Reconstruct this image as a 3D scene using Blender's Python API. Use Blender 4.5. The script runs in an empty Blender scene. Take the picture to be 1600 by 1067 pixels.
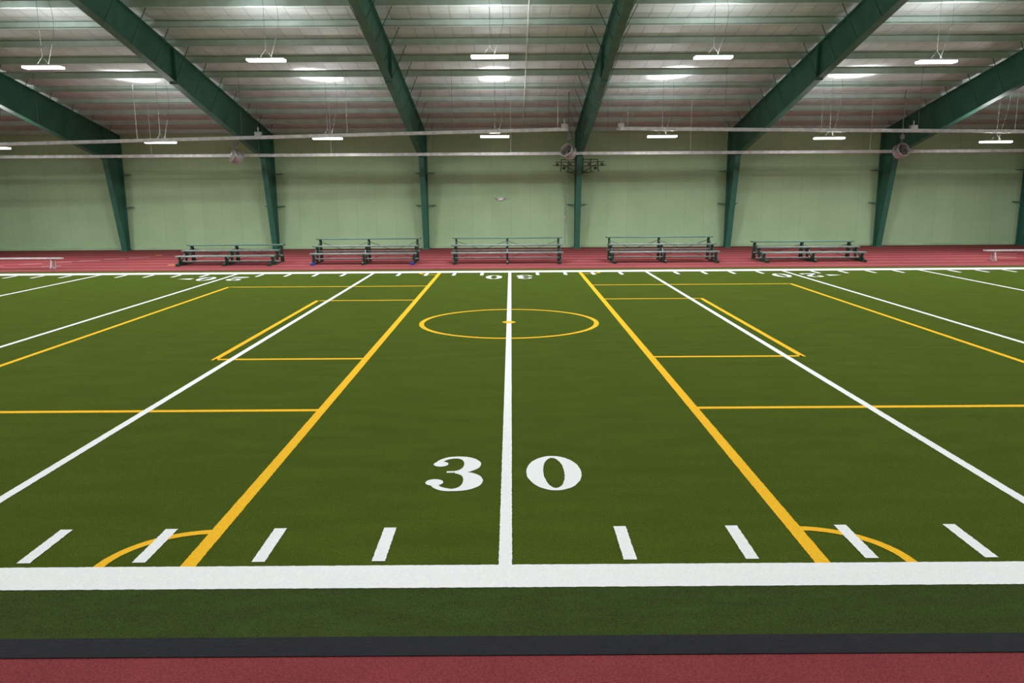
import bpy, math, random
from mathutils import Vector, Matrix
random.seed(4)
C = bpy.context.scene.collection
PI = math.pi
def lin(v):
    v/=255.0
    return v/12.92 if v<=0.04045 else ((v+0.055)/1.055)**2.4
def S(r,g,b): return (lin(r),lin(g),lin(b),1)

# ------------------------------------------------------------------ materials
def mat(name,c1,c2=None,scale=5,rough=.6,metal=0,bump=0,bscale=None,spec=.5,detail=4,emit=None,estr=0,dist=.02):
    m=bpy.data.materials.new(name); m.use_nodes=True
    nt=m.node_tree; N=nt.nodes; L=nt.links; b=N['Principled BSDF']
    b.inputs['Roughness'].default_value=rough; b.inputs['Metallic'].default_value=metal
    b.inputs['Specular IOR Level'].default_value=spec
    c2=c2 or tuple(min(1,x*.8) for x in c1[:3])+(1,)
    tc=N.new('ShaderNodeTexCoord'); no=N.new('ShaderNodeTexNoise')
    no.inputs['Scale'].default_value=scale; no.inputs['Detail'].default_value=detail
    L.new(tc.outputs['Object'],no.inputs['Vector'])
    r=N.new('ShaderNodeValToRGB'); r.color_ramp.elements[0].position=.35; r.color_ramp.elements[1].position=.65
    r.color_ramp.elements[0].color=c2; r.color_ramp.elements[1].color=c1
    L.new(no.outputs['Fac'],r.inputs['Fac']); L.new(r.outputs['Color'],b.inputs['Base Color'])
    if bump:
        n2=N.new('ShaderNodeTexNoise'); n2.inputs['Scale'].default_value=bscale or scale*4; n2.inputs['Detail'].default_value=3
        L.new(tc.outputs['Object'],n2.inputs['Vector'])
        bp=N.new('ShaderNodeBump'); bp.inputs['Strength'].default_value=bump; bp.inputs['Distance'].default_value=dist
        L.new(n2.outputs['Fac'],bp.inputs['Height']); L.new(bp.outputs['Normal'],b.inputs['Normal'])
    if emit:
        b.inputs['Emission Color'].default_value=emit; b.inputs['Emission Strength'].default_value=estr
    return m
def mix_noise(m,scale,lo,hi,stretch=(1,1,1)):
    nt=m.node_tree; N=nt.nodes; L=nt.links; b=N['Principled BSDF']
    src=b.inputs['Base Color'].links[0].from_socket
    tc=N.new('ShaderNodeTexCoord'); mp=N.new('ShaderNodeMapping'); mp.inputs['Scale'].default_value=stretch
    no=N.new('ShaderNodeTexNoise'); no.inputs['Scale'].default_value=scale; no.inputs['Detail'].default_value=3
    L.new(tc.outputs['Object'],mp.inputs['Vector']); L.new(mp.outputs['Vector'],no.inputs['Vector'])
    mr=N.new('ShaderNodeMapRange'); mr.inputs['From Min'].default_value=.3; mr.inputs['From Max'].default_value=.7
    mr.inputs['To Min'].default_value=lo; mr.inputs['To Max'].default_value=hi
    L.new(no.outputs['Fac'],mr.inputs['Value'])
    mx=N.new('ShaderNodeVectorMath'); mx.operation='SCALE'
    L.new(src,mx.inputs[0]); L.new(mr.outputs['Result'],mx.inputs['Scale'])
    L.new(mx.outputs[0],b.inputs['Base Color'])
def add_panels(m,bw,rh,mortar,dark,swz,bstr=.4,shift=(0,0,0)):
    nt=m.node_tree; N=nt.nodes; L=nt.links; b=N['Principled BSDF']
    src=b.inputs['Base Color'].links[0].from_socket
    tc=N.new('ShaderNodeTexCoord'); sp=N.new('ShaderNodeSeparateXYZ'); cb=N.new('ShaderNodeCombineXYZ')
    L.new(tc.outputs['Object'],sp.inputs[0])
    L.new(sp.outputs[swz[0]],cb.inputs[0]); L.new(sp.outputs[swz[1]],cb.inputs[1])
    ad=N.new('ShaderNodeVectorMath'); ad.operation='ADD'; ad.inputs[1].default_value=shift; L.new(cb.outputs[0],ad.inputs[0])
    br=N.new('ShaderNodeTexBrick'); br.offset=0; br.inputs['Scale'].default_value=1
    br.inputs['Brick Width'].default_value=bw; br.inputs['Row Height'].default_value=rh
    br.inputs['Mortar Size'].default_value=mortar; br.inputs['Mortar Smooth'].default_value=.3
    br.inputs['Color1'].default_value=(1,1,1,1); br.inputs['Color2'].default_value=(.94,.94,.94,1)
    br.inputs['Mortar'].default_value=(dark,dark,dark,1)
    L.new(ad.outputs[0],br.inputs['Vector'])
    mx=N.new('ShaderNodeVectorMath'); mx.operation='MULTIPLY'
    L.new(src,mx.inputs[0]); L.new(br.outputs['Color'],mx.inputs[1]); L.new(mx.outputs[0],b.inputs['Base Color'])
    bp=N.new('ShaderNodeBump'); bp.invert=True; bp.inputs['Strength'].default_value=bstr; bp.inputs['Distance'].default_value=.02
    L.new(br.outputs['Fac'],bp.inputs['Height']); L.new(bp.outputs['Normal'],b.inputs['Normal'])

M={}
M['turf']=mat('artificial_turf',S(90,108,37),S(58,74,20),scale=105,rough=1,bump=.6,bscale=180,spec=.03,detail=6)
mix_noise(M['turf'],1.1,.92,1.08,(1,3,1)); mix_noise(M['turf'],18,.92,1.07,(1,1.8,1))
M['margin']=mat('artificial_turf_margin',S(74,92,46),S(48,62,29),scale=105,rough=1,bump=.6,bscale=180,spec=.03,detail=6)
mix_noise(M['margin'],2.2,.88,1.08,(1,3,1)); mix_noise(M['margin'],18,.92,1.07)
M['white']=mat('white_turf_fibre',S(250,252,254),S(238,242,245),scale=80,rough=1,bump=.4,bscale=150,spec=.05)
M['yellow']=mat('yellow_turf_fibre',S(255,202,58),S(244,184,42),scale=80,rough=1,bump=.4,bscale=150,spec=.05)
M['track']=mat('red_rubber_track',S(152,66,70),S(118,46,52),scale=90,rough=.85,bump=.5,bscale=160,spec=.15,detail=6)
mix_noise(M['track'],2,.93,1.05)
M['lane']=mat('lane_paint',S(210,178,176),S(190,156,154),scale=20,rough=.7)
M['orange']=mat('orange_paint',S(235,140,60),scale=20)
M['rubber']=mat('black_rubber',S(27,28,35),S(20,21,27),scale=12,rough=.7,bump=.2,spec=.2)
M['wall']=mat('sage_wall_panel',S(176,206,164),S(168,199,156),scale=.8,rough=.75)
add_panels(M['wall'],.92,3.6,.011,.86,(0,2),.3)
M['plain']=mat('sage_wall_plain',S(172,201,160),scale=.6,rough=.8)
M['ceil']=mat('roof_insulation_facing',S(200,205,202),S(184,188,186),scale=1.2,rough=.5,bump=0)
add_panels(M['ceil'],.61,.5,.02,.72,(0,1),.6,(0,.4,0))
M['purlin']=mat('pale_purlin_paint',S(196,210,203),S(180,194,187),scale=2,rough=.5)
M['green']=mat('green_steel_paint',S(54,110,92),S(44,95,79),scale=1.5,rough=.5)
M['dgreen']=mat('dark_green_frame_paint',S(26,60,50),S(20,46,38),scale=4,rough=.5)
M['teal']=mat('green_bench_plank',S(100,128,114),S(86,112,100),scale=3,rough=.5)
M['alu']=mat('brushed_aluminium_plank',S(140,150,147),S(116,125,122),scale=6,rough=.5,metal=.3)
M['steel']=mat('galvanised_steel',S(212,206,206),S(184,178,180),scale=6,rough=.4,metal=.3)
M['fan']=mat('grey_fan_metal',S(164,158,156),S(136,130,130),scale=6,rough=.4,metal=.3)
M['whitemetal']=mat('white_enamel',S(232,232,230),S(214,214,212),scale=5,rough=.4)
M['cord']=mat('grey_cord',S(112,114,114),S(94,96,96),scale=5,rough=.7)
M['wire']=mat('dull_hanger_wire',S(76,78,78),S(62,64,64),scale=5,rough=.8,spec=.1)
M['dark']=mat('dark_bronze_steel',S(62,62,46),S(46,46,34),scale=5,rough=.6)
M['blue']=mat('blue_plastic',S(40,70,190),scale=5,rough=.5)
M['glow']=mat('lamp_diffuser',S(255,255,255),S(250,250,250),scale=5,emit=(1,1,.98,1),estr=7)

# ------------------------------------------------------------------ mesh builder
class MB:
    def __init__(s): s.v=[]; s.f=[]
    def quad(s,a,b,c,d):
        n=len(s.v); s.v+= [tuple(a),tuple(b),tuple(c),tuple(d)]; s.f.append((n,n+1,n+2,n+3))
    def poly(s,pts):
        n=len(s.v); s.v+=[tuple(p) for p in pts]; s.f.append(tuple(range(n,n+len(pts))))
    def box(s,c,d,mtx=None):
        n=len(s.v); c=Vector(c)
        for i in (-1,1):
            for j in (-1,1):
                for k in (-1,1):
                    p=Vector((i*d[0]/2,j*d[1]/2,k*d[2]/2))
                    if mtx: p=mtx@p
                    s.v.append(tuple(c+p))
        for q in ((0,1,3,2),(4,6,7,5),(0,4,5,1),(2,3,7,6),(0,2,6,4),(1,5,7,3)): s.f.append(tuple(n+i for i in q))
    def bar(s,p0,p1,w,h,up=(0,0,1)):
        p0=Vector(p0);p1=Vector(p1); z=(p1-p0); l=z.length; z.normalize(); u=Vector(up)
        x=u.cross(z)
        if x.length<1e-4: x=Vector((1,0,0)).cross(z)
        x.normalize(); y=z.cross(x)
        m=Matrix((x,y,z)).transposed()
        s.box((p0+p1)/2,(w,h,l),m)
    def tube(s,pts,r,n=8,cap=True):
        pts=[Vector(p) for p in pts]; base=len(s.v); k=len(pts)
        for i,p in enumerate(pts):
            t=(pts[min(i+1,k-1)]-pts[max(i-1,0)]).normalized()
            a=t.cross(Vector((0,0,1)))
            if a.length<1e-3: a=t.cross(Vector((0,1,0)))
            a.normalize(); b=t.cross(a)
            for j in range(n):
                an=2*PI*j/n; s.v.append(tuple(p+r*(math.cos(an)*a+math.sin(an)*b)))
        for i in range(k-1):
            for j in range(n):
                s.f.append((base+i*n+j,base+i*n+(j+1)%n,base+(i+1)*n+(j+1)%n,base+(i+1)*n+j))
        if cap:
            s.f.append(tuple(base+j for j in reversed(range(n)))); s.f.append(tuple(base+(k-1)*n+j for j in range(n)))
    def lathe(s,prof,n=24,closed=False):      # around local Y axis, prof = (r,y)
        base=len(s.v); k=len(prof)
        for r,y in prof:
            for j in range(n):
                a=2*PI*j/n; s.v.append((r*math.cos(a),y,r*math.sin(a)))
        for i in range(k if closed else k-1):
            i2=(i+1)%k
            for j in range(n): s.f.append((base+i*n+j,base+i*n+(j+1)%n,base+i2*n+(j+1)%n,base+i2*n+j))
    def prism(s,yz,x0,x1):                    # polygon in YZ extruded along X
        n=len(s.v); k=len(yz)
        for x in (x0,x1): s.v+=[(x,y,z) for y,z in yz]
        s.f.append(tuple(n+i for i in reversed(range(k)))); s.f.append(tuple(n+k+i for i in range(k)))
        for i in range(k):
            j=(i+1)%k; s.f.append((n+i,n+j,n+k+j,n+k+i))
    def build(s,name,m,parent=None,smooth=False,bevel=0):
        me=bpy.data.meshes.new(name); me.from_pydata(s.v,[],s.f); me.materials.append(m)
        import bmesh
        bm=bmesh.new(); bm.from_mesh(me); bmesh.ops.recalc_face_normals(bm,faces=bm.faces); bm.to_mesh(me); bm.free()
        if smooth:
            for p in me.polygons: p.use_smooth=True
        o=bpy.data.objects.new(name,me); C.objects.link(o)
        if parent: o.parent=parent
        if bevel:
            bv=o.modifiers.new('bevel','BEVEL'); bv.width=bevel; bv.segments=2
        return o
def tag(o,label=None,cat=None,group=None,kind=None):
    if label: o['label']=label
    if cat: o['category']=cat
    if group: o['group']=group
    if kind: o['kind']=kind
    return o
def empty(name,loc=(0,0,0),rz=0):
    o=bpy.data.objects.new(name,None); C.objects.link(o); o.location=loc; o.rotation_euler=(0,0,rz); o.empty_display_size=.3
    return o
def copy_tree(o,parent=None):
    c=o.copy(); C.objects.link(c); c.parent=parent
    for ch in list(o.children): copy_tree(ch,c)
    return c

# ------------------------------------------------------------------ dimensions
WALL=38.4; EAVE=5.3; SL=.195; RIDGE=16.2
def zr(y): return EAVE+SL*(WALL-(y if y>=RIDGE else 2*RIDGE-y))
X0,X1=-33.5,33.5; NEAR=2*RIDGE-WALL
TR=-.025
FX=[-25.1,-18.39,-11.22,-4.05,3.12,10.29,17.46,24.3]
# ------------------------------------------------------------------ setting
b=MB(); b.box(((X0+X1)/2,(WALL+NEAR)/2,TR-.1),(X1-X0,WALL-NEAR,.2)); floor=b.build('floor',M['track'])
tag(floor,'red rubber running track floor with pale lane lines around the turf','floor',kind='structure')
b=MB(); b.box((0,WALL+.1,3),(X1-X0,.2,6.4)); wf=b.build('wall_far',M['wall']); tag(wf,'pale sage green panelled long wall behind the bleachers','wall',kind='structure')
b=MB(); b.box((0,NEAR-.1,3),(X1-X0,.2,6.4)); w=b.build('wall_near',M['plain']); tag(w,'pale green wall behind the camera','wall',kind='structure')
for nm,x in (('wall_left',X0-.1),('wall_right',X1+.1)):
    b=MB(); b.prism([(NEAR,TR),(WALL,TR),(WALL,EAVE+.3),(RIDGE,zr(RIDGE)+.3),(NEAR,EAVE+.3)],x-.1,x+.1); w=b.build(nm,M['plain'])
    tag(w,'pale green end wall of the hall, '+nm[5:]+' side','wall',kind='structure')
# sagging insulation ceiling
b=MB(); SP=1.5
PUR=[]; yy=WALL-.35
while yy>RIDGE: PUR.append(yy); yy-=SP
def cz(y):
    yq=y if y>=RIDGE else 2*RIDGE-y
    t=((WALL-.35-yq)/SP)%1
    return zr(y)+.24-.07*math.sin(PI*t)
n=180
pts=[NEAR+(WALL-NEAR)*i/n for i in range(n+1)]
for i in range(n+1):
    for x in (X0,X1): b.v.append((x,pts[i],cz(pts[i])))
for i in range(n): b.f.append((2*i,2*i+1,2*i+3,2*i+2))
ceil=b.build('ceiling',M['ceil']); tag(ceil,'sloping ceiling of pale insulation panels between roof purlins','ceiling',kind='structure')
b=MB(); b.box((0,WALL-.02,3.56),(X1-X0,.04,.03)); t=b.build('trim_1',M['plain']); tag(t,'thin horizontal rail across the upper part of the green wall','trim',kind='structure')
b=MB(); b.box((0,WALL-.02,.05),(X1-X0,.04,.12)); t=b.build('baseboard_far',M['plain']); tag(t,'low pale green kick strip along the foot of the long wall','baseboard',kind='structure')

# turf field
FN,FF=4.5,27.75; IN0,IN1=5.11,5.45; OF0,OF1=26.55,27.15
b=MB(); b.box((0,(FN+FF)/2,-.012),(2*29.5,FF-FN,.024)); turf=b.build('turf_field',M['turf'])
tag(turf,'green artificial turf field with white and yellow inlaid lines','turf field',kind='structure')
b=MB(); b.quad((-29.5,FN,.002),(29.5,FN,.002),(29.5,IN0+.02,.002),(-29.5,IN0+.02,.002)); b.build('turf_margin',M['margin'],turf)['label']='cooler green turf margin outside the near sideline'
CX=-.06; YD=.9144
def stroke(mb,pts,ws,z,jit=.0025,closed=False):
    n=len(pts); L=[];R=[]
    for i,(x,y) in enumerate(pts):
        a=pts[(i-1)%n] if (i>0 or closed) else pts[i]; c=pts[(i+1)%n] if (i<n-1 or closed) else pts[i]
        dx,dy=c[0]-a[0],c[1]-a[1]; l=math.hypot(dx,dy) or 1; nx,ny=-dy/l,dx/l
        w=(ws[i] if isinstance(ws,(list,tuple)) else ws)/2
        j=random.uniform(-jit,jit); k=random.uniform(-jit,jit)
        L.append((x+nx*(w+j),y+ny*(w+j),z)); R.append((x-nx*(w+k),y-ny*(w+k),z))
    base=len(mb.v); 
    for i in range(n): mb.v+=[L[i],R[i]]
    for i in range(n if closed else n-1):
        j=(i+1)%n; mb.f.append((base+2*i,base+2*i+1,base+2*j+1,base+2*j))
def line(name,m,p0,p1,w,z,parent=None,label=None,jit=.0025):
    l=math.hypot(p1[0]-p0[0],p1[1]-p0[1]); n=max(2,int(l/.025)) if min(p0[1],p1[1])<12 else max(2,int(l/.15))
    mb=MB(); stroke(mb,[(p0[0]+(p1[0]-p0[0])*i/n,p0[1]+(p1[1]-p0[1])*i/n) for i in range(n+1)],w,z,jit)
    o=mb.build(name,m,parent or turf)
    if label: o['label']=label
    return o
line('sideline',M['white'],(-29,(IN0+IN1)/2),(29,(IN0+IN1)/2),IN1-IN0,.006,label='broad white near sideline')
line('sideline',M['white'],(-29,(OF0+OF1)/2),(29,(OF0+OF1)/2),OF1-OF0,.006,label='white far sideline')
for k in range(-5,6):
    line('yard_line',M['white'],(CX+k*5*YD,IN1-.02),(CX+k*5*YD,OF0+.02),.1,.005)
for k in range(-7,8):
    if k%5:
        xs=CX+k*YD+{-1:-.035,-2:-.02,-4:.05,1:.02,2:.02,4:-.02}.get(k,0)
        line('hash_mark',M['white'],(xs,5.52),(xs,6.12),.1,.0055)
for k in range(-24,25):
    if k%5: line('hash_mark',M['white'],(CX+k*YD,OF0-.85),(CX+k*YD,OF0-.1),.11,.0055)
YW=.1
for s in (-1,1):
    xa=CX+s*2.35; xb=CX+s*4.85; xc=CX+s*8.15
    line('goal_line',M['yellow'],(xa,IN1-.02),(xa,OF0+.02),.115,.0035)
    for (p,q) in (((xa,9.7),(xc,9.7)),((xc,9.65),(xc,22.95)),((xc,22.9),(xa,22.9))): line('penalty_box_line',M['yellow'],p,q,YW,.003)
    for (p,q) in (((xa,12.82),(xb,12.82)),((xb,12.77),(xb,19.95)),((xb,19.9),(xa,19.9))): line('goal_box_line',M['yellow'],p,q,YW,.003)
    for yc,sg in ((IN1-.03,1),(OF0+.03,-1)):
        mb=MB(); stroke(mb,[(xa+s*.66*math.sin(a*PI/2/30),yc+sg*.64*math.cos(a*PI/2/30)) for a in range(31)],.08,.0045,.002)
        mb.build('corner_arc',M['yellow'],turf)
mb=MB(); stroke(mb,[(CX+1.82*math.cos(2*PI*i/120),16.38+1.82*math.sin(2*PI*i/120)) for i in range(120)],.1,.0045,.003,True)
mb.build('centre_circle',M['yellow'],turf)
mb=MB(); mb.poly([(CX+.14*math.cos(2*PI*i/24),16.38+.14*math.sin(2*PI*i/24),.0075) for i in range(24)]); mb.build('centre_spot',M['yellow'],turf)

# numerals
def ell(cx,cy,rx,ry,a0,a1,n=30): return [(cx+rx*math.cos(math.radians(a0+(a1-a0)*i/n)),cy+ry*math.sin(math.radians(a0+(a1-a0)*i/n))) for i in range(n+1)]
def wid(a0,a1,thin,thick,n=30): return [thin+(thick-thin)*abs(math.cos(math.radians(a0+(a1-a0)*i/n)))**1.4 for i in range(n+1)]
def disc(mb,x,y,r,z): mb.poly([(x+r*math.cos(2*PI*i/20)*1.0,y+r*math.sin(2*PI*i/20),z) for i in range(20)])
def g0(mb,z):
    n=60; base=len(mb.v)
    for i in range(n):
        a=2*PI*i/n; j=random.uniform(-.003,.003)
        mb.v+=[((.275+j)*math.cos(a),(.48+j)*math.sin(a),z),((.105+j)*math.cos(a),(.42+j)*math.sin(a),z)]
    for i in range(n):
        j=(i+1)%n; mb.f.append((base+2*i,base+2*i+1,base+2*j+1,base+2*j))
def g3(mb,z):
    p=ell(-.02,.235,.175,.215,165,-85); w=wid(165,-85,.06,.17)
    w=[.06 if i<9 else w[i] for i in range(len(w))]
    stroke(mb,p,w,z,.002)
    stroke(mb,[(-.09,.022),(.02,.022)],.045,z+.0004,.002)
    p=ell(-.01,-.225,.19,.23,88,-165); w=wid(88,-165,.055,.19); w=[w[i] if i<20 else min(w[i],.07) for i in range(len(w))]
    stroke(mb,p,w,z+.0002,.002)
    disc(mb,-.165,.25,.075,z+.0006); disc(mb,-.185,-.26,.085,z+.0006)
def g2(mb,z):
    p=ell(0,.22,.18,.23,165,-40); w=wid(165,-40,.06,.16); stroke(mb,p,w,z,.003)
    stroke(mb,[(.14,.07),(-.02,-.12),(-.2,-.36)],[.14,.09,.07],z+.0002,.003)
    stroke(mb,[(-.25,-.39),(.27,-.39)],[.14,.15],z+.0004,.003); stroke(mb,[(.23,-.46),(.25,-.2)],.05,z+.0006,.003)
    disc(mb,-.14,.22,.08,z+.0008)
def numeral(g,x,y,rot,nm,sc=1,sy=1):
    mb=MB(); g(mb,0); o=mb.build(nm,M['white'],turf); o.location=(x,y,.0052); o.rotation_euler=(0,0,rot); o.scale=(sc,sy,1); return o
NY=7.4
numeral(g3,CX-.50,NY,0,'field_numeral',1,1.0)['label']='white inlaid numeral 3 of the near 30'
numeral(g0,CX+.462,NY,0,'field_numeral',.98,1.0)['label']='white inlaid numeral 0 of the near 30'
FY=25.15
numeral(g0,CX-.50,FY,PI,'field_numeral',.95,1.1)['label']='white numeral 0 of the far upside down 30'
numeral(g3,CX+.48,FY,PI,'field_numeral',.95,1.1)['label']='white numeral 3 of the far upside down 30'
for s in (-1,1):
    xx=CX+s*10*YD; sd='left' if s<0 else 'right'
    numeral(g0,xx-.50,FY,PI,'field_numeral',.95,1.1)['label']='white numeral 0 of the far '+sd+' upside down 20'
    numeral(g2,xx+.48,FY,PI,'field_numeral',.95,1.1)['label']='white numeral 2 of the far '+sd+' upside down 20'
    xt=xx+s*.95
    mb=MB(); mb.poly([(xt,FY+.18,.005),(xt,FY-.18,.005),(xt+s*.45,FY,.005)]); mb.build('direction_arrow',M['white'],turf)

# rubber edge ramps
for nm,ya,yb in (('trim_2',4.33,4.5),('trim_3',FF+.15,FF)):
    mb=MB(); mb.prism([(ya,TR),(ya,TR+.006),(yb,.004),(yb,TR)] if ya<yb else [(ya,TR),(yb,TR),(yb,.004),(ya,TR+.006)],-29.5,29.5)
    o=mb.build(nm,M['rubber']); tag(o,'black rubber edging strip between turf and red track, '+('near' if ya<yb else 'far')+' side','edging',kind='structure')
for i in range(8):
    line('lane_line',M['lane'],(-33,28.7+i*1.2),(33,28.7+i*1.2),.045,TR+.004,floor,jit=0)
for (x,y,l,a) in ((-18.9,31.2,.7,.5),(-18.1,31.9,.7,.5),(-17.3,32.6,.7,.5),(-16.6,33.3,.7,.5),(-15.9,34.0,.7,.5),(-19.9,30.3,.8,.4),(-17.5,30.2,.6,.4),(-21.2,32.0,.8,.4),(19.5,31.5,.8,-.4),(20.6,33.2,.8,-.4)):
    line('lane_mark',M['lane'],(x-l/2,y-a*l/2),(x+l/2,y+a*l/2),.13,TR+.006,floor,jit=0)
for (x,y) in ((-13.0,30.4),(-15.6,35.2)):
    line('lane_mark',M['orange'],(x-.15,y),(x+.15,y),.25,TR+.006,floor,'orange painted lane mark',jit=0)

# ------------------------------------------------------------------ portal frames
KD=36.85; KZ=4.2; RB=38.25
def bot(y):
    if y>=24: return KZ+(zr(24)-1.0-KZ)*(KD-y)/(KD-24)
    return zr(y)-1.0+.15*(24-y)/(24-RIDGE)
def bar_yz(mb,p,q,w,t):
    d=Vector((0,q[0]-p[0],q[1]-p[1])); l=d.length; d.normalize(); x=Vector((1,0,0)); y=d.cross(x)
    mb.box((0,(p[0]+q[0])/2,(p[1]+q[1])/2),(w,t,l),Matrix((x,y,d)).transposed())
def make_frame():
    r=empty('portal_frame')
    mb=MB(); W=.24
    mb.prism([(RB,TR),(RB-.35,TR),(KD,KZ),(KD,zr(KD)),(RB,zr(RB))],-.012,.012)
    bar_yz(mb,(RB,TR),(RB,zr(RB)),W,.03); bar_yz(mb,(RB-.35,TR),(KD,KZ),W,.03)
    bar_yz(mb,(RB,KZ),(KD,KZ),W-.02,.025)
    bar_yz(mb,(KD,KZ-.05),(KD,zr(KD)),W,.04)
    bar_yz(mb,(RB,zr(RB)-.02),(KD,zr(KD)-.02),W,.025)
    mb.build('column',M['green'],r)
    mb=MB(); mb.box((0,RB-.2,TR+.015),(.34,.6,.03)); 
    for i in (-.13,.13):
        for j in (-.42,0): mb.box((i,RB-.02+j,TR+.04),(.03,.03,.04))
    mb.build('base_plate',M['green'],r)
    mb=MB()
    mb.prism([(KD,KZ),(24,bot(24)),(RIDGE,bot(RIDGE)),(RIDGE,zr(RIDGE)),(KD,zr(KD))],-.01,.01)
    bar_yz(mb,(KD,KZ),(24,bot(24)),W,.03); bar_yz(mb,(24,bot(24)),(RIDGE,bot(RIDGE)),W,.03)
    bar_yz(mb,(KD,zr(KD)-.02),(RIDGE,zr(RIDGE)-.02),W,.025)
    bar_yz(mb,(27.6,bot(27.6)-.05),(27.6,zr(27.6)),W,.05)
    mb.build('rafter',M['green'],r)
    for y in PUR:
        if y>KD-.3 or y<22: continue
        for s in (-1,1):
            mb=MB(); mb.bar((s*.1,y,bot(y)+.05),(s*.62,y,zr(y)+.03),.02,.02); mb.build('flange_brace',M['green'],r)
    for z in (1.95,3.45):
        for s in (-1,1):
            mb=MB(); yf=RB-.35+(KD-RB+.35)*(z/KZ)
            mb.bar((s*.1,yf+.06,z),(s*.45,WALL-.06,z+.08),.022,.022); mb.bar((s*.12,RB-.1,z+.08),(s*.48,RB+.02,z+.08),.03,.03)
            mb.build('girt_brace',M['green'],r)
    return r
names=['at the far left edge','with its column just left of the leftmost bleacher','with its column between the two left bleachers','just left of the middle bleacher','just right of the middle bleacher, bracket arms on column','with its column between the two right bleachers','just right of the rightmost bleacher','at the far right edge']
fr=make_frame()
for i,x in enumerate(FX):
    o=fr if i==0 else copy_tree(fr)
    o.location=(x,0,0)
    tag(o,'green steel portal frame '+names[i],'steel frame','green steel frames along the hall')
def zsec(y,z):
    t=.012; h=.2; f=.07
    return [(y-f,z),(y,z),(y,z+h),(y+f,z+h),(y+f,z+h+t),(y-t,z+h+t),(y-t,z+t),(y-f,z+t)]
pl=None
for y in PUR:
    if y<20.5: continue
    if pl is None:
        mb=MB(); mb.prism(zsec(0,0),X0+.02,X1-.02); pl=mb.build('roof_purlin',M['purlin']); o=pl
    else: o=pl.copy(); C.objects.link(o)
    o.location=(0,y,zr(y)+.005)
    tag(o,'long pale steel purlin running across under the sloping ceiling','purlin','roof purlins')

# ------------------------------------------------------------------ pendant lights
def make_light(hang,pd,pu,pspot,aim=0):
    r=empty('pendant_light')
    mb=MB(); L2=.55
    mb.prism([(-.17,.058),(-.1,.085),(.1,.085),(.17,.058)],-L2,L2)
    mb.build('housing',M['whitemetal'],r)
    mb=MB(); mb.prism([(-.14,0),(-.17,.02),(-.17,.056),(.17,.056),(.17,.02),(.14,0)],-L2+.01,L2-.01); mb.build('diffuser',M['glow'],r)
    mb=MB()
    for s in (-1,1):
        mb.tube([(s*.2,0,.08),(0,0,.34)],.0025,5); 
    mb.tube([(0,0,.34),(0,0,hang)],.005,6)
    mb.build('hanger',M['wire'],r)
    mb=MB(); p=[]
    for i in range(15):
        t=i/14; p.append((.12+.22*math.sin(t*PI)*(.4+.6*t)+.2*t,.05,.08+(hang-.08)*t))
    mb.tube(p,.005,5); mb.build('power_cord',M['wire'],r)
    for nm,z,rx,pw,sp,sx,sy in (('down_lamp',-.012,0,pd,PI,1.03,.27),('up_lamp',.13,PI,pu,PI,.9,.25),('glare_patch_spot',.14,PI,pspot,math.radians(30),.4,1.0)):
        if pw<=0: continue
        l=bpy.data.lights.new(nm,'AREA'); l.shape='RECTANGLE'; l.size=sx; l.size_y=sy; l.energy=pw; l.spread=sp; l.color=(.98,1,.99)
        lo=bpy.data.objects.new(nm,l); C.objects.link(lo); lo.parent=r; lo.location=(0,0,z); lo.rotation_euler=(rx,0,0)
        if nm=='glare_patch_spot': lo.rotation_euler=Vector((-aim,.15,-hang)).to_track_quat('Z','Y').to_euler()  # extra narrow spot, added and tilted outward to make the ceiling glare patch
    return r
rows=[(31.05,4.68,6.35,3,'far',245,52,56),(24.4,6.52,6.55,4,'near',205,52,42),(17.7,7.2,6.6,4,'',176,45,0),(11.2,6.6,6.6,4,'',122,30,0),(4.6,5.4,6.6,4,'',78,20,0),(-1.6,4.9,6.6,4,'',80,20,0)]
ordn=['leftmost','second from left','third from left','middle','fifth from left','sixth from left','rightmost']
ord5=['leftmost','second from left','middle','fourth from left','rightmost']
for (y,z,sp,kk,nm,pd,pu,ps) in rows:
    proto=None
    for k in range(-kk,kk+1):
        zz=z-(.035*k*k if nm=='far' else .055*min(k*k,9) if nm=='near' else 0)
        if nm: o=make_light(cz(y)-zz-.01,pd,pu,ps,(1 if k>0 else -1)*min(.22*k*k,.9))
        elif proto is None: proto=make_light(cz(y)-z-.01,pd,pu,ps); o=proto
        else: o=copy_tree(proto)
        o.location=(-.6+sp*k,y,zz)
        if nm=='far' : tag(o,'lit pendant light, '+ordn[k+3]+' in the low row nearest the green wall','pendant light','pendant lights nearest the wall')
        elif nm=='near' and abs(k)<=2: tag(o,'lit pendant light, '+ord5[k+2]+' in the upper row near the photo top','pendant light','pendant lights of the upper row')
        else: tag(o,'lit pendant light hanging over the field outside the photo','pendant light','pendant lights outside the photo')

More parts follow.
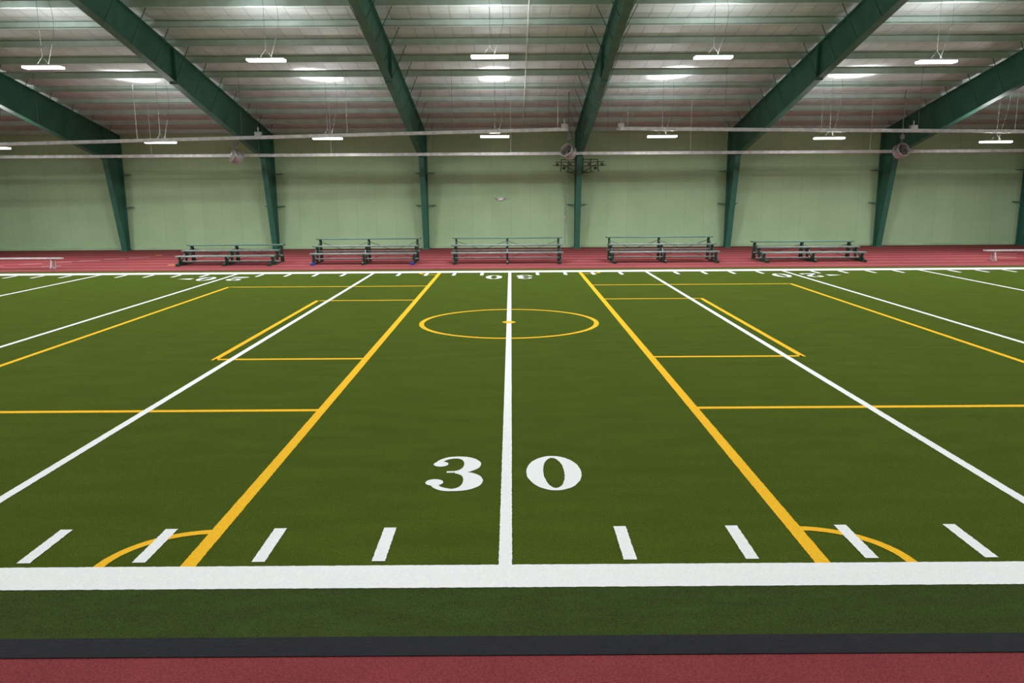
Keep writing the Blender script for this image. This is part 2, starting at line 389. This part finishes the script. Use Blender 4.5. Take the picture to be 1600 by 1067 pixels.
# ------------------------------------------------------------------ radiant tube heaters
def heater(xa,xb,y,z,label,boxes,slope=0):
    r=empty('tube_heater',((xa+xb)/2,y,z)); h=(xb-xa)/2; cx=(xa+xb)/2
    def tilt(mb): mb.v=[(v[0],v[1],v[2]+slope*v[0]) for v in mb.v]; return mb
    mb=MB(); mb.tube([(-h,0,-.02),(h,0,-.02)],.05,8); tilt(mb).build('heater_tube',M['steel'],r,True)
    mb=MB(); mb.prism([(-.14,-.07),(-.09,.05),(.09,.05),(.14,-.07),(.13,-.07),(.085,.04),(-.085,.04),(-.13,-.07)],-h+.1,h-.1); tilt(mb).build('reflector',M['steel'],r)
    n=int(2*h/3.6)
    for i in range(n+1):
        x=-h+.4+(2*h-.8)*i/n
        for f in FX:
            if abs(x+cx-f)<.8: x=f-cx+(.85 if x+cx>f else -.85)
        mb=MB(); mb.tube([(x,0,.04+slope*x),(x,0,cz(y)-z-.01)],.006,5); mb.build('hanger_rod',M['cord'] if i%2 else M['whitemetal'],r)
    for bx in boxes:
        x=bx-cx
        mb=MB(); mb.box((x,0,.1+slope*x),(.24,.2,.18)); mb.tube([(x,0,.19+slope*x),(x,0,.36+slope*x)],.025,8); mb.build('burner_box',M['fan'],r,False,.01)
    return tag(r,label,'tube heater','suspended tube heaters')
heater(-30,2.15,30.5,4.62,'long silver suspended heater tube, upper one running off to the left',(-9.4,2.0),.0195)
heater(3.95,30,30.5,4.78,'long silver suspended heater tube, upper one running off to the right',(4.1,15.0),-.0125)
heater(-30,30,33.6,4.19,'long silver suspended heater tube, lower continuous one across the hall',())

# ------------------------------------------------------------------ fans
def make_fan():
    r=empty('air_fan')
    mb=MB(); mb.lathe([(.27,-.19),(.285,-.16),(.27,-.13),(.27,.13),(.285,.16),(.27,.19),(.255,.19),(.255,-.19)],28,True); mb.build('drum',M['fan'],r,True)
    mb=MB()
    for k in range(4):
        a=k*PI/2; 
        mx=Matrix.Rotation(-a,3,'Y')@Matrix.Rotation(.6,3,'X')
        mb.box(mx@Vector((.15,0,0)),(.19,.012,.14),mx)
    mb.build('blades',M['dark'],r)
    mb=MB(); mb.lathe([(.001,-.1),(.06,-.1),(.07,-.06),(.07,.08),(.001,.1)],14); mb.build('motor_hub',M['dark'],r)
    for s in (-1,1):
        mb=MB()
        for q in (.08,.15,.22): mb.tube([(q*math.cos(2*PI*i/20),s*.18,q*math.sin(2*PI*i/20)) for i in range(21)],.004,4,False)
        for k in range(8): 
            a=k*PI/4; mb.tube([(.05*math.cos(a),s*.18,.05*math.sin(a)),(.26*math.cos(a),s*.18,.26*math.sin(a))],.004,4)
        mb.build('wire_guard',M['fan'],r)
    return r
fan=make_fan()
for i,(x,y,z,rz,rx,top,lb) in enumerate(((-11.15,33.1,4.1,-.95,-.35,bot(33.1)-.02,'silver drum fan angled to the right, between the two left bleachers'),(2.33,32.9,4.22,-.7,-.4,0,'silver drum fan beside the column with bracket arms'),(15.75,32.9,4.17,.25,-.3,0,'silver drum fan facing the field, near the right side column'))):
    o=fan if i==0 else copy_tree(fan)
    o.location=(x,y,z); o.rotation_euler=(rx,0,rz); tag(o,lb,'fan','hanging drum fans')
    mb=MB(); ht=(top or cz(y))-z
    rot=Matrix.Rotation(rz,3,'Z')
    pts=[rot@Vector((.3*math.cos(a),0,.3*math.sin(a))) for a in [PI*j/12 for j in range(13)]]
    mb.tube(pts,.016,6); mb.tube([(0,0,.3),(0,0,ht-.01)],.018,6); mb.box((0,0,.55),(.15,.13,.16))
    iv=(Matrix.Rotation(rz,4,'Z')@Matrix.Rotation(rx,4,'X')).inverted().to_3x3()
    mb.v=[tuple(iv@Vector(v)) for v in mb.v]
    mb.build('mounting_yoke',M['cord'],o)

# bracket arms either side of the column
for s,sd in ((-1,'left'),(1,'right')):
    r=empty('bracket_arm',(3.12+s*.16,37.05,3.8))
    mb=MB()
    for z,l in ((.14,.95),(-.02,1.05),(.26,.65)): mb.bar((0,0,z),(s*l,-.15,z+.06*(l-.8)),.06,.035)
    mb.bar((s*.35,-.05,-.3),(s*.35,-.05,.3),.07,.04); mb.bar((s*.7,-.1,-.28),(s*.66,-.1,.26),.06,.04)
    mb.bar((0,0,-.3),(s*.7,-.1,.1),.045,.03); mb.bar((s*.1,0,-.34),(s*.5,-.1,-.28),.045,.03)
    mb.build('arm',M['dark'],r)
    for q in (.28,.55,.85):
        mb=MB(); mb.lathe([(.001,-.03),(.08,-.03),(.08,.03),(.001,.03)],14); o=mb.build('pulley',M['dark'],r); o.location=(s*q,-.18,.03 if q!=.55 else -.12)
    mb=MB(); mb.box((0,0,0),(.06,.12,.75)); mb.build('mounting_plate',M['dark'],r)
    tag(r,'dark bracket arm with pulleys on the '+sd+' side of the green column','bracket','bracket arms on the column')
r=empty('alarm_light',(-.5,WALL-.045,2.3))
mb=MB(); mb.box((0,0,0),(.26,.1,.14)); mb.build('housing',M['whitemetal'],r,False,.015)
for s in (-1,1):
    mb=MB(); mb.lathe([(.001,-.06),(.05,-.06),(.06,0),(.05,.04),(.001,.04)],14); o=mb.build('lamp_head',M['steel'],r,True); o.location=(s*.17,-.05,.05)
tag(r,'small white emergency light box on the green wall above the middle bleacher','emergency light')
mb=MB(); mb.tube([(2.55,WALL-.03,TR),(2.55,WALL-.03,2.5)],.02,6); mb.box((2.55,WALL-.04,1.4),(.1,.06,.16))
tag(mb.build('wall_conduit',M['steel']),'thin grey conduit running up the wall left of the bracketed column','conduit')
mb=MB(); mb.tube([(.55,20.5,zr(20.5)-.05),(.55,36.5,zr(36.5)-.05)],.018,6)
tag(mb.build('ceiling_conduit',M['whitemetal']),'thin white conduit running down the roof slope near the middle','conduit')

# ------------------------------------------------------------------ bleachers
def make_bleacher(z0,rise,length,blue=False):
    nrow=3
    r=empty('bleacher'); h=length/2
    seats=[(.08+.62*i,z0+rise*i) for i in range(nrow)]
    for i,(y,z) in enumerate(seats):
        m=M['teal'] if i==nrow-1 else M['alu']
        mb=MB(); mb.prism([(y,z-.05),(y,z-.006),(y+.01,z),(y+.24,z),(y+.25,z-.006),(y+.25,z-.05),(y+.235,z-.05),(y+.235,z-.015),(y+.015,z-.015),(y+.015,z-.05)],-h,h)
        o=mb.build('seat_plank',m,r)
        if i==nrow-1: o['label']='green top seat plank'
        for s in (-1,1):
            mb=MB(); mb.box((s*(h+.008),y+.125,z-.02),(.016,.256,.044)); mb.build('end_cap',M['dgreen'],o)
        if i<nrow-1:
            mb=MB(); mb.box((0,y+.41,z-.24),(length,.22,.04)); mb.build('foot_plank',M['alu'],r)
    D=seats[-1][0]+.3
    for x in (-h+.12,0,h-.12):
        mb=MB()
        mb.bar((x,-.15,.025),(x,D+.1,.025),.05,.05)
        for (y,z) in seats:
            mb.bar((x,y+.12,.03),(x,y+.12,z-.04),.07,.07)
            mb.bar((x,y,z-.065),(x,y+.25,z-.065),.05,.05)
        for i in range(nrow-1):
            y,z=seats[i]; y2,z2=seats[i+1]
            mb.bar((x,y+.12,z-.285),(x,y2+.12,z-.285),.05,.05)
            mb.bar((x,y+.12,z-.3),(x,y2+.12,z2-.08),.045,.045)
        mb.bar((x,-.1,.05),(x,seats[-1][0]+.12,seats[-1][1]-.12),.05,.05)
        mb.bar((x,D+.05,.03),(x,seats[-1][0]+.2,seats[-1][1]-.06),.06,.06)
        mb.build('support_frame',M['dgreen'],r)
    for (xa,xb) in ((-h+.12,0),(0,h-.12)):
        for q in (0,1):
            a,bx=(xa,xb) if q else (xb,xa)
            mb=MB(); mb.bar((a,D-.05,.08),(bx,D-.05,seats[-1][1]-.15),.04,.015); mb.build('cross_brace',M['dgreen'],r)
    for s in (-1,1):
        mb=MB()
        x=s*(h-.12)*.98
        mb.box((x,-.12,.05),(.12,.14,.09)); mb.build('foot_pad',M['blue'] if blue else M['dgreen'],r)
    return r
B=[(-10.8,29.9,.37,.17,3.75,'lower three row bleacher, leftmost of the five'),
   (-5.6,29.95,.43,.245,4.05,'three row bleacher with blue foot pads, second from left'),
   (-.16,29.95,.43,.245,4.25,'three row bleacher in the middle, straddling the 30 yard line'),
   (5.8,29.95,.43,.245,4.15,'three row bleacher right of the middle one'),
   (11.42,29.9,.37,.17,3.95,'lower three row bleacher, rightmost of the five')]
for (x,y,z0,ri,l,lb) in B:
    o=make_bleacher(z0,ri,l,'blue' in lb); o.location=(x,y,TR); tag(o,lb,'bleacher','aluminium bleachers on the track')
def make_bench(l):
    r=empty('team_bench'); h=l/2
    mb=MB(); mb.box((0,0,.38),(l,.26,.045)); mb.build('seat_plank',M['steel'],r,False,.006)
    for x in (-h+.35,h-.35):
        mb=MB(); mb.bar((x,-.16,0),(x,-.05,.36),.05,.05); mb.bar((x,.16,0),(x,.05,.36),.05,.05); mb.bar((x,-.12,.35),(x,.12,.35),.05,.03); mb.bar((x,-.2,.02),(x,.2,.02),.05,.04)
        mb.build('leg',M['steel'],r)
    return r
o=make_bench(4.4); o.location=(-18.7,29.2,TR); tag(o,'low backless aluminium bench at the left edge of the photo','bench','team benches')
o=make_bench(4.4); o.location=(20.1,30.1,TR); tag(o,'low backless aluminium bench at the right edge of the photo','bench','team benches')

# ------------------------------------------------------------------ world, camera
w=bpy.data.worlds.new('world'); bpy.context.scene.world=w; w.use_nodes=True
w.node_tree.nodes['Background'].inputs[0].default_value=(.5,.55,.6,1); w.node_tree.nodes['Background'].inputs[1].default_value=.02
cam=bpy.data.cameras.new('camera'); co=bpy.data.objects.new('camera',cam); C.objects.link(co)
cam.sensor_width=36; cam.lens=1240/1600*36; cam.clip_end=300; cam.clip_start=.05
co.matrix_world=Matrix.Translation((0,0,2.725))@Matrix.Rotation(math.radians(90-10.82),4,'X')@Matrix.Rotation(-.0063,4,'Z')
bpy.context.scene.camera=co
bpy.context.scene.view_settings.view_transform='Standard'
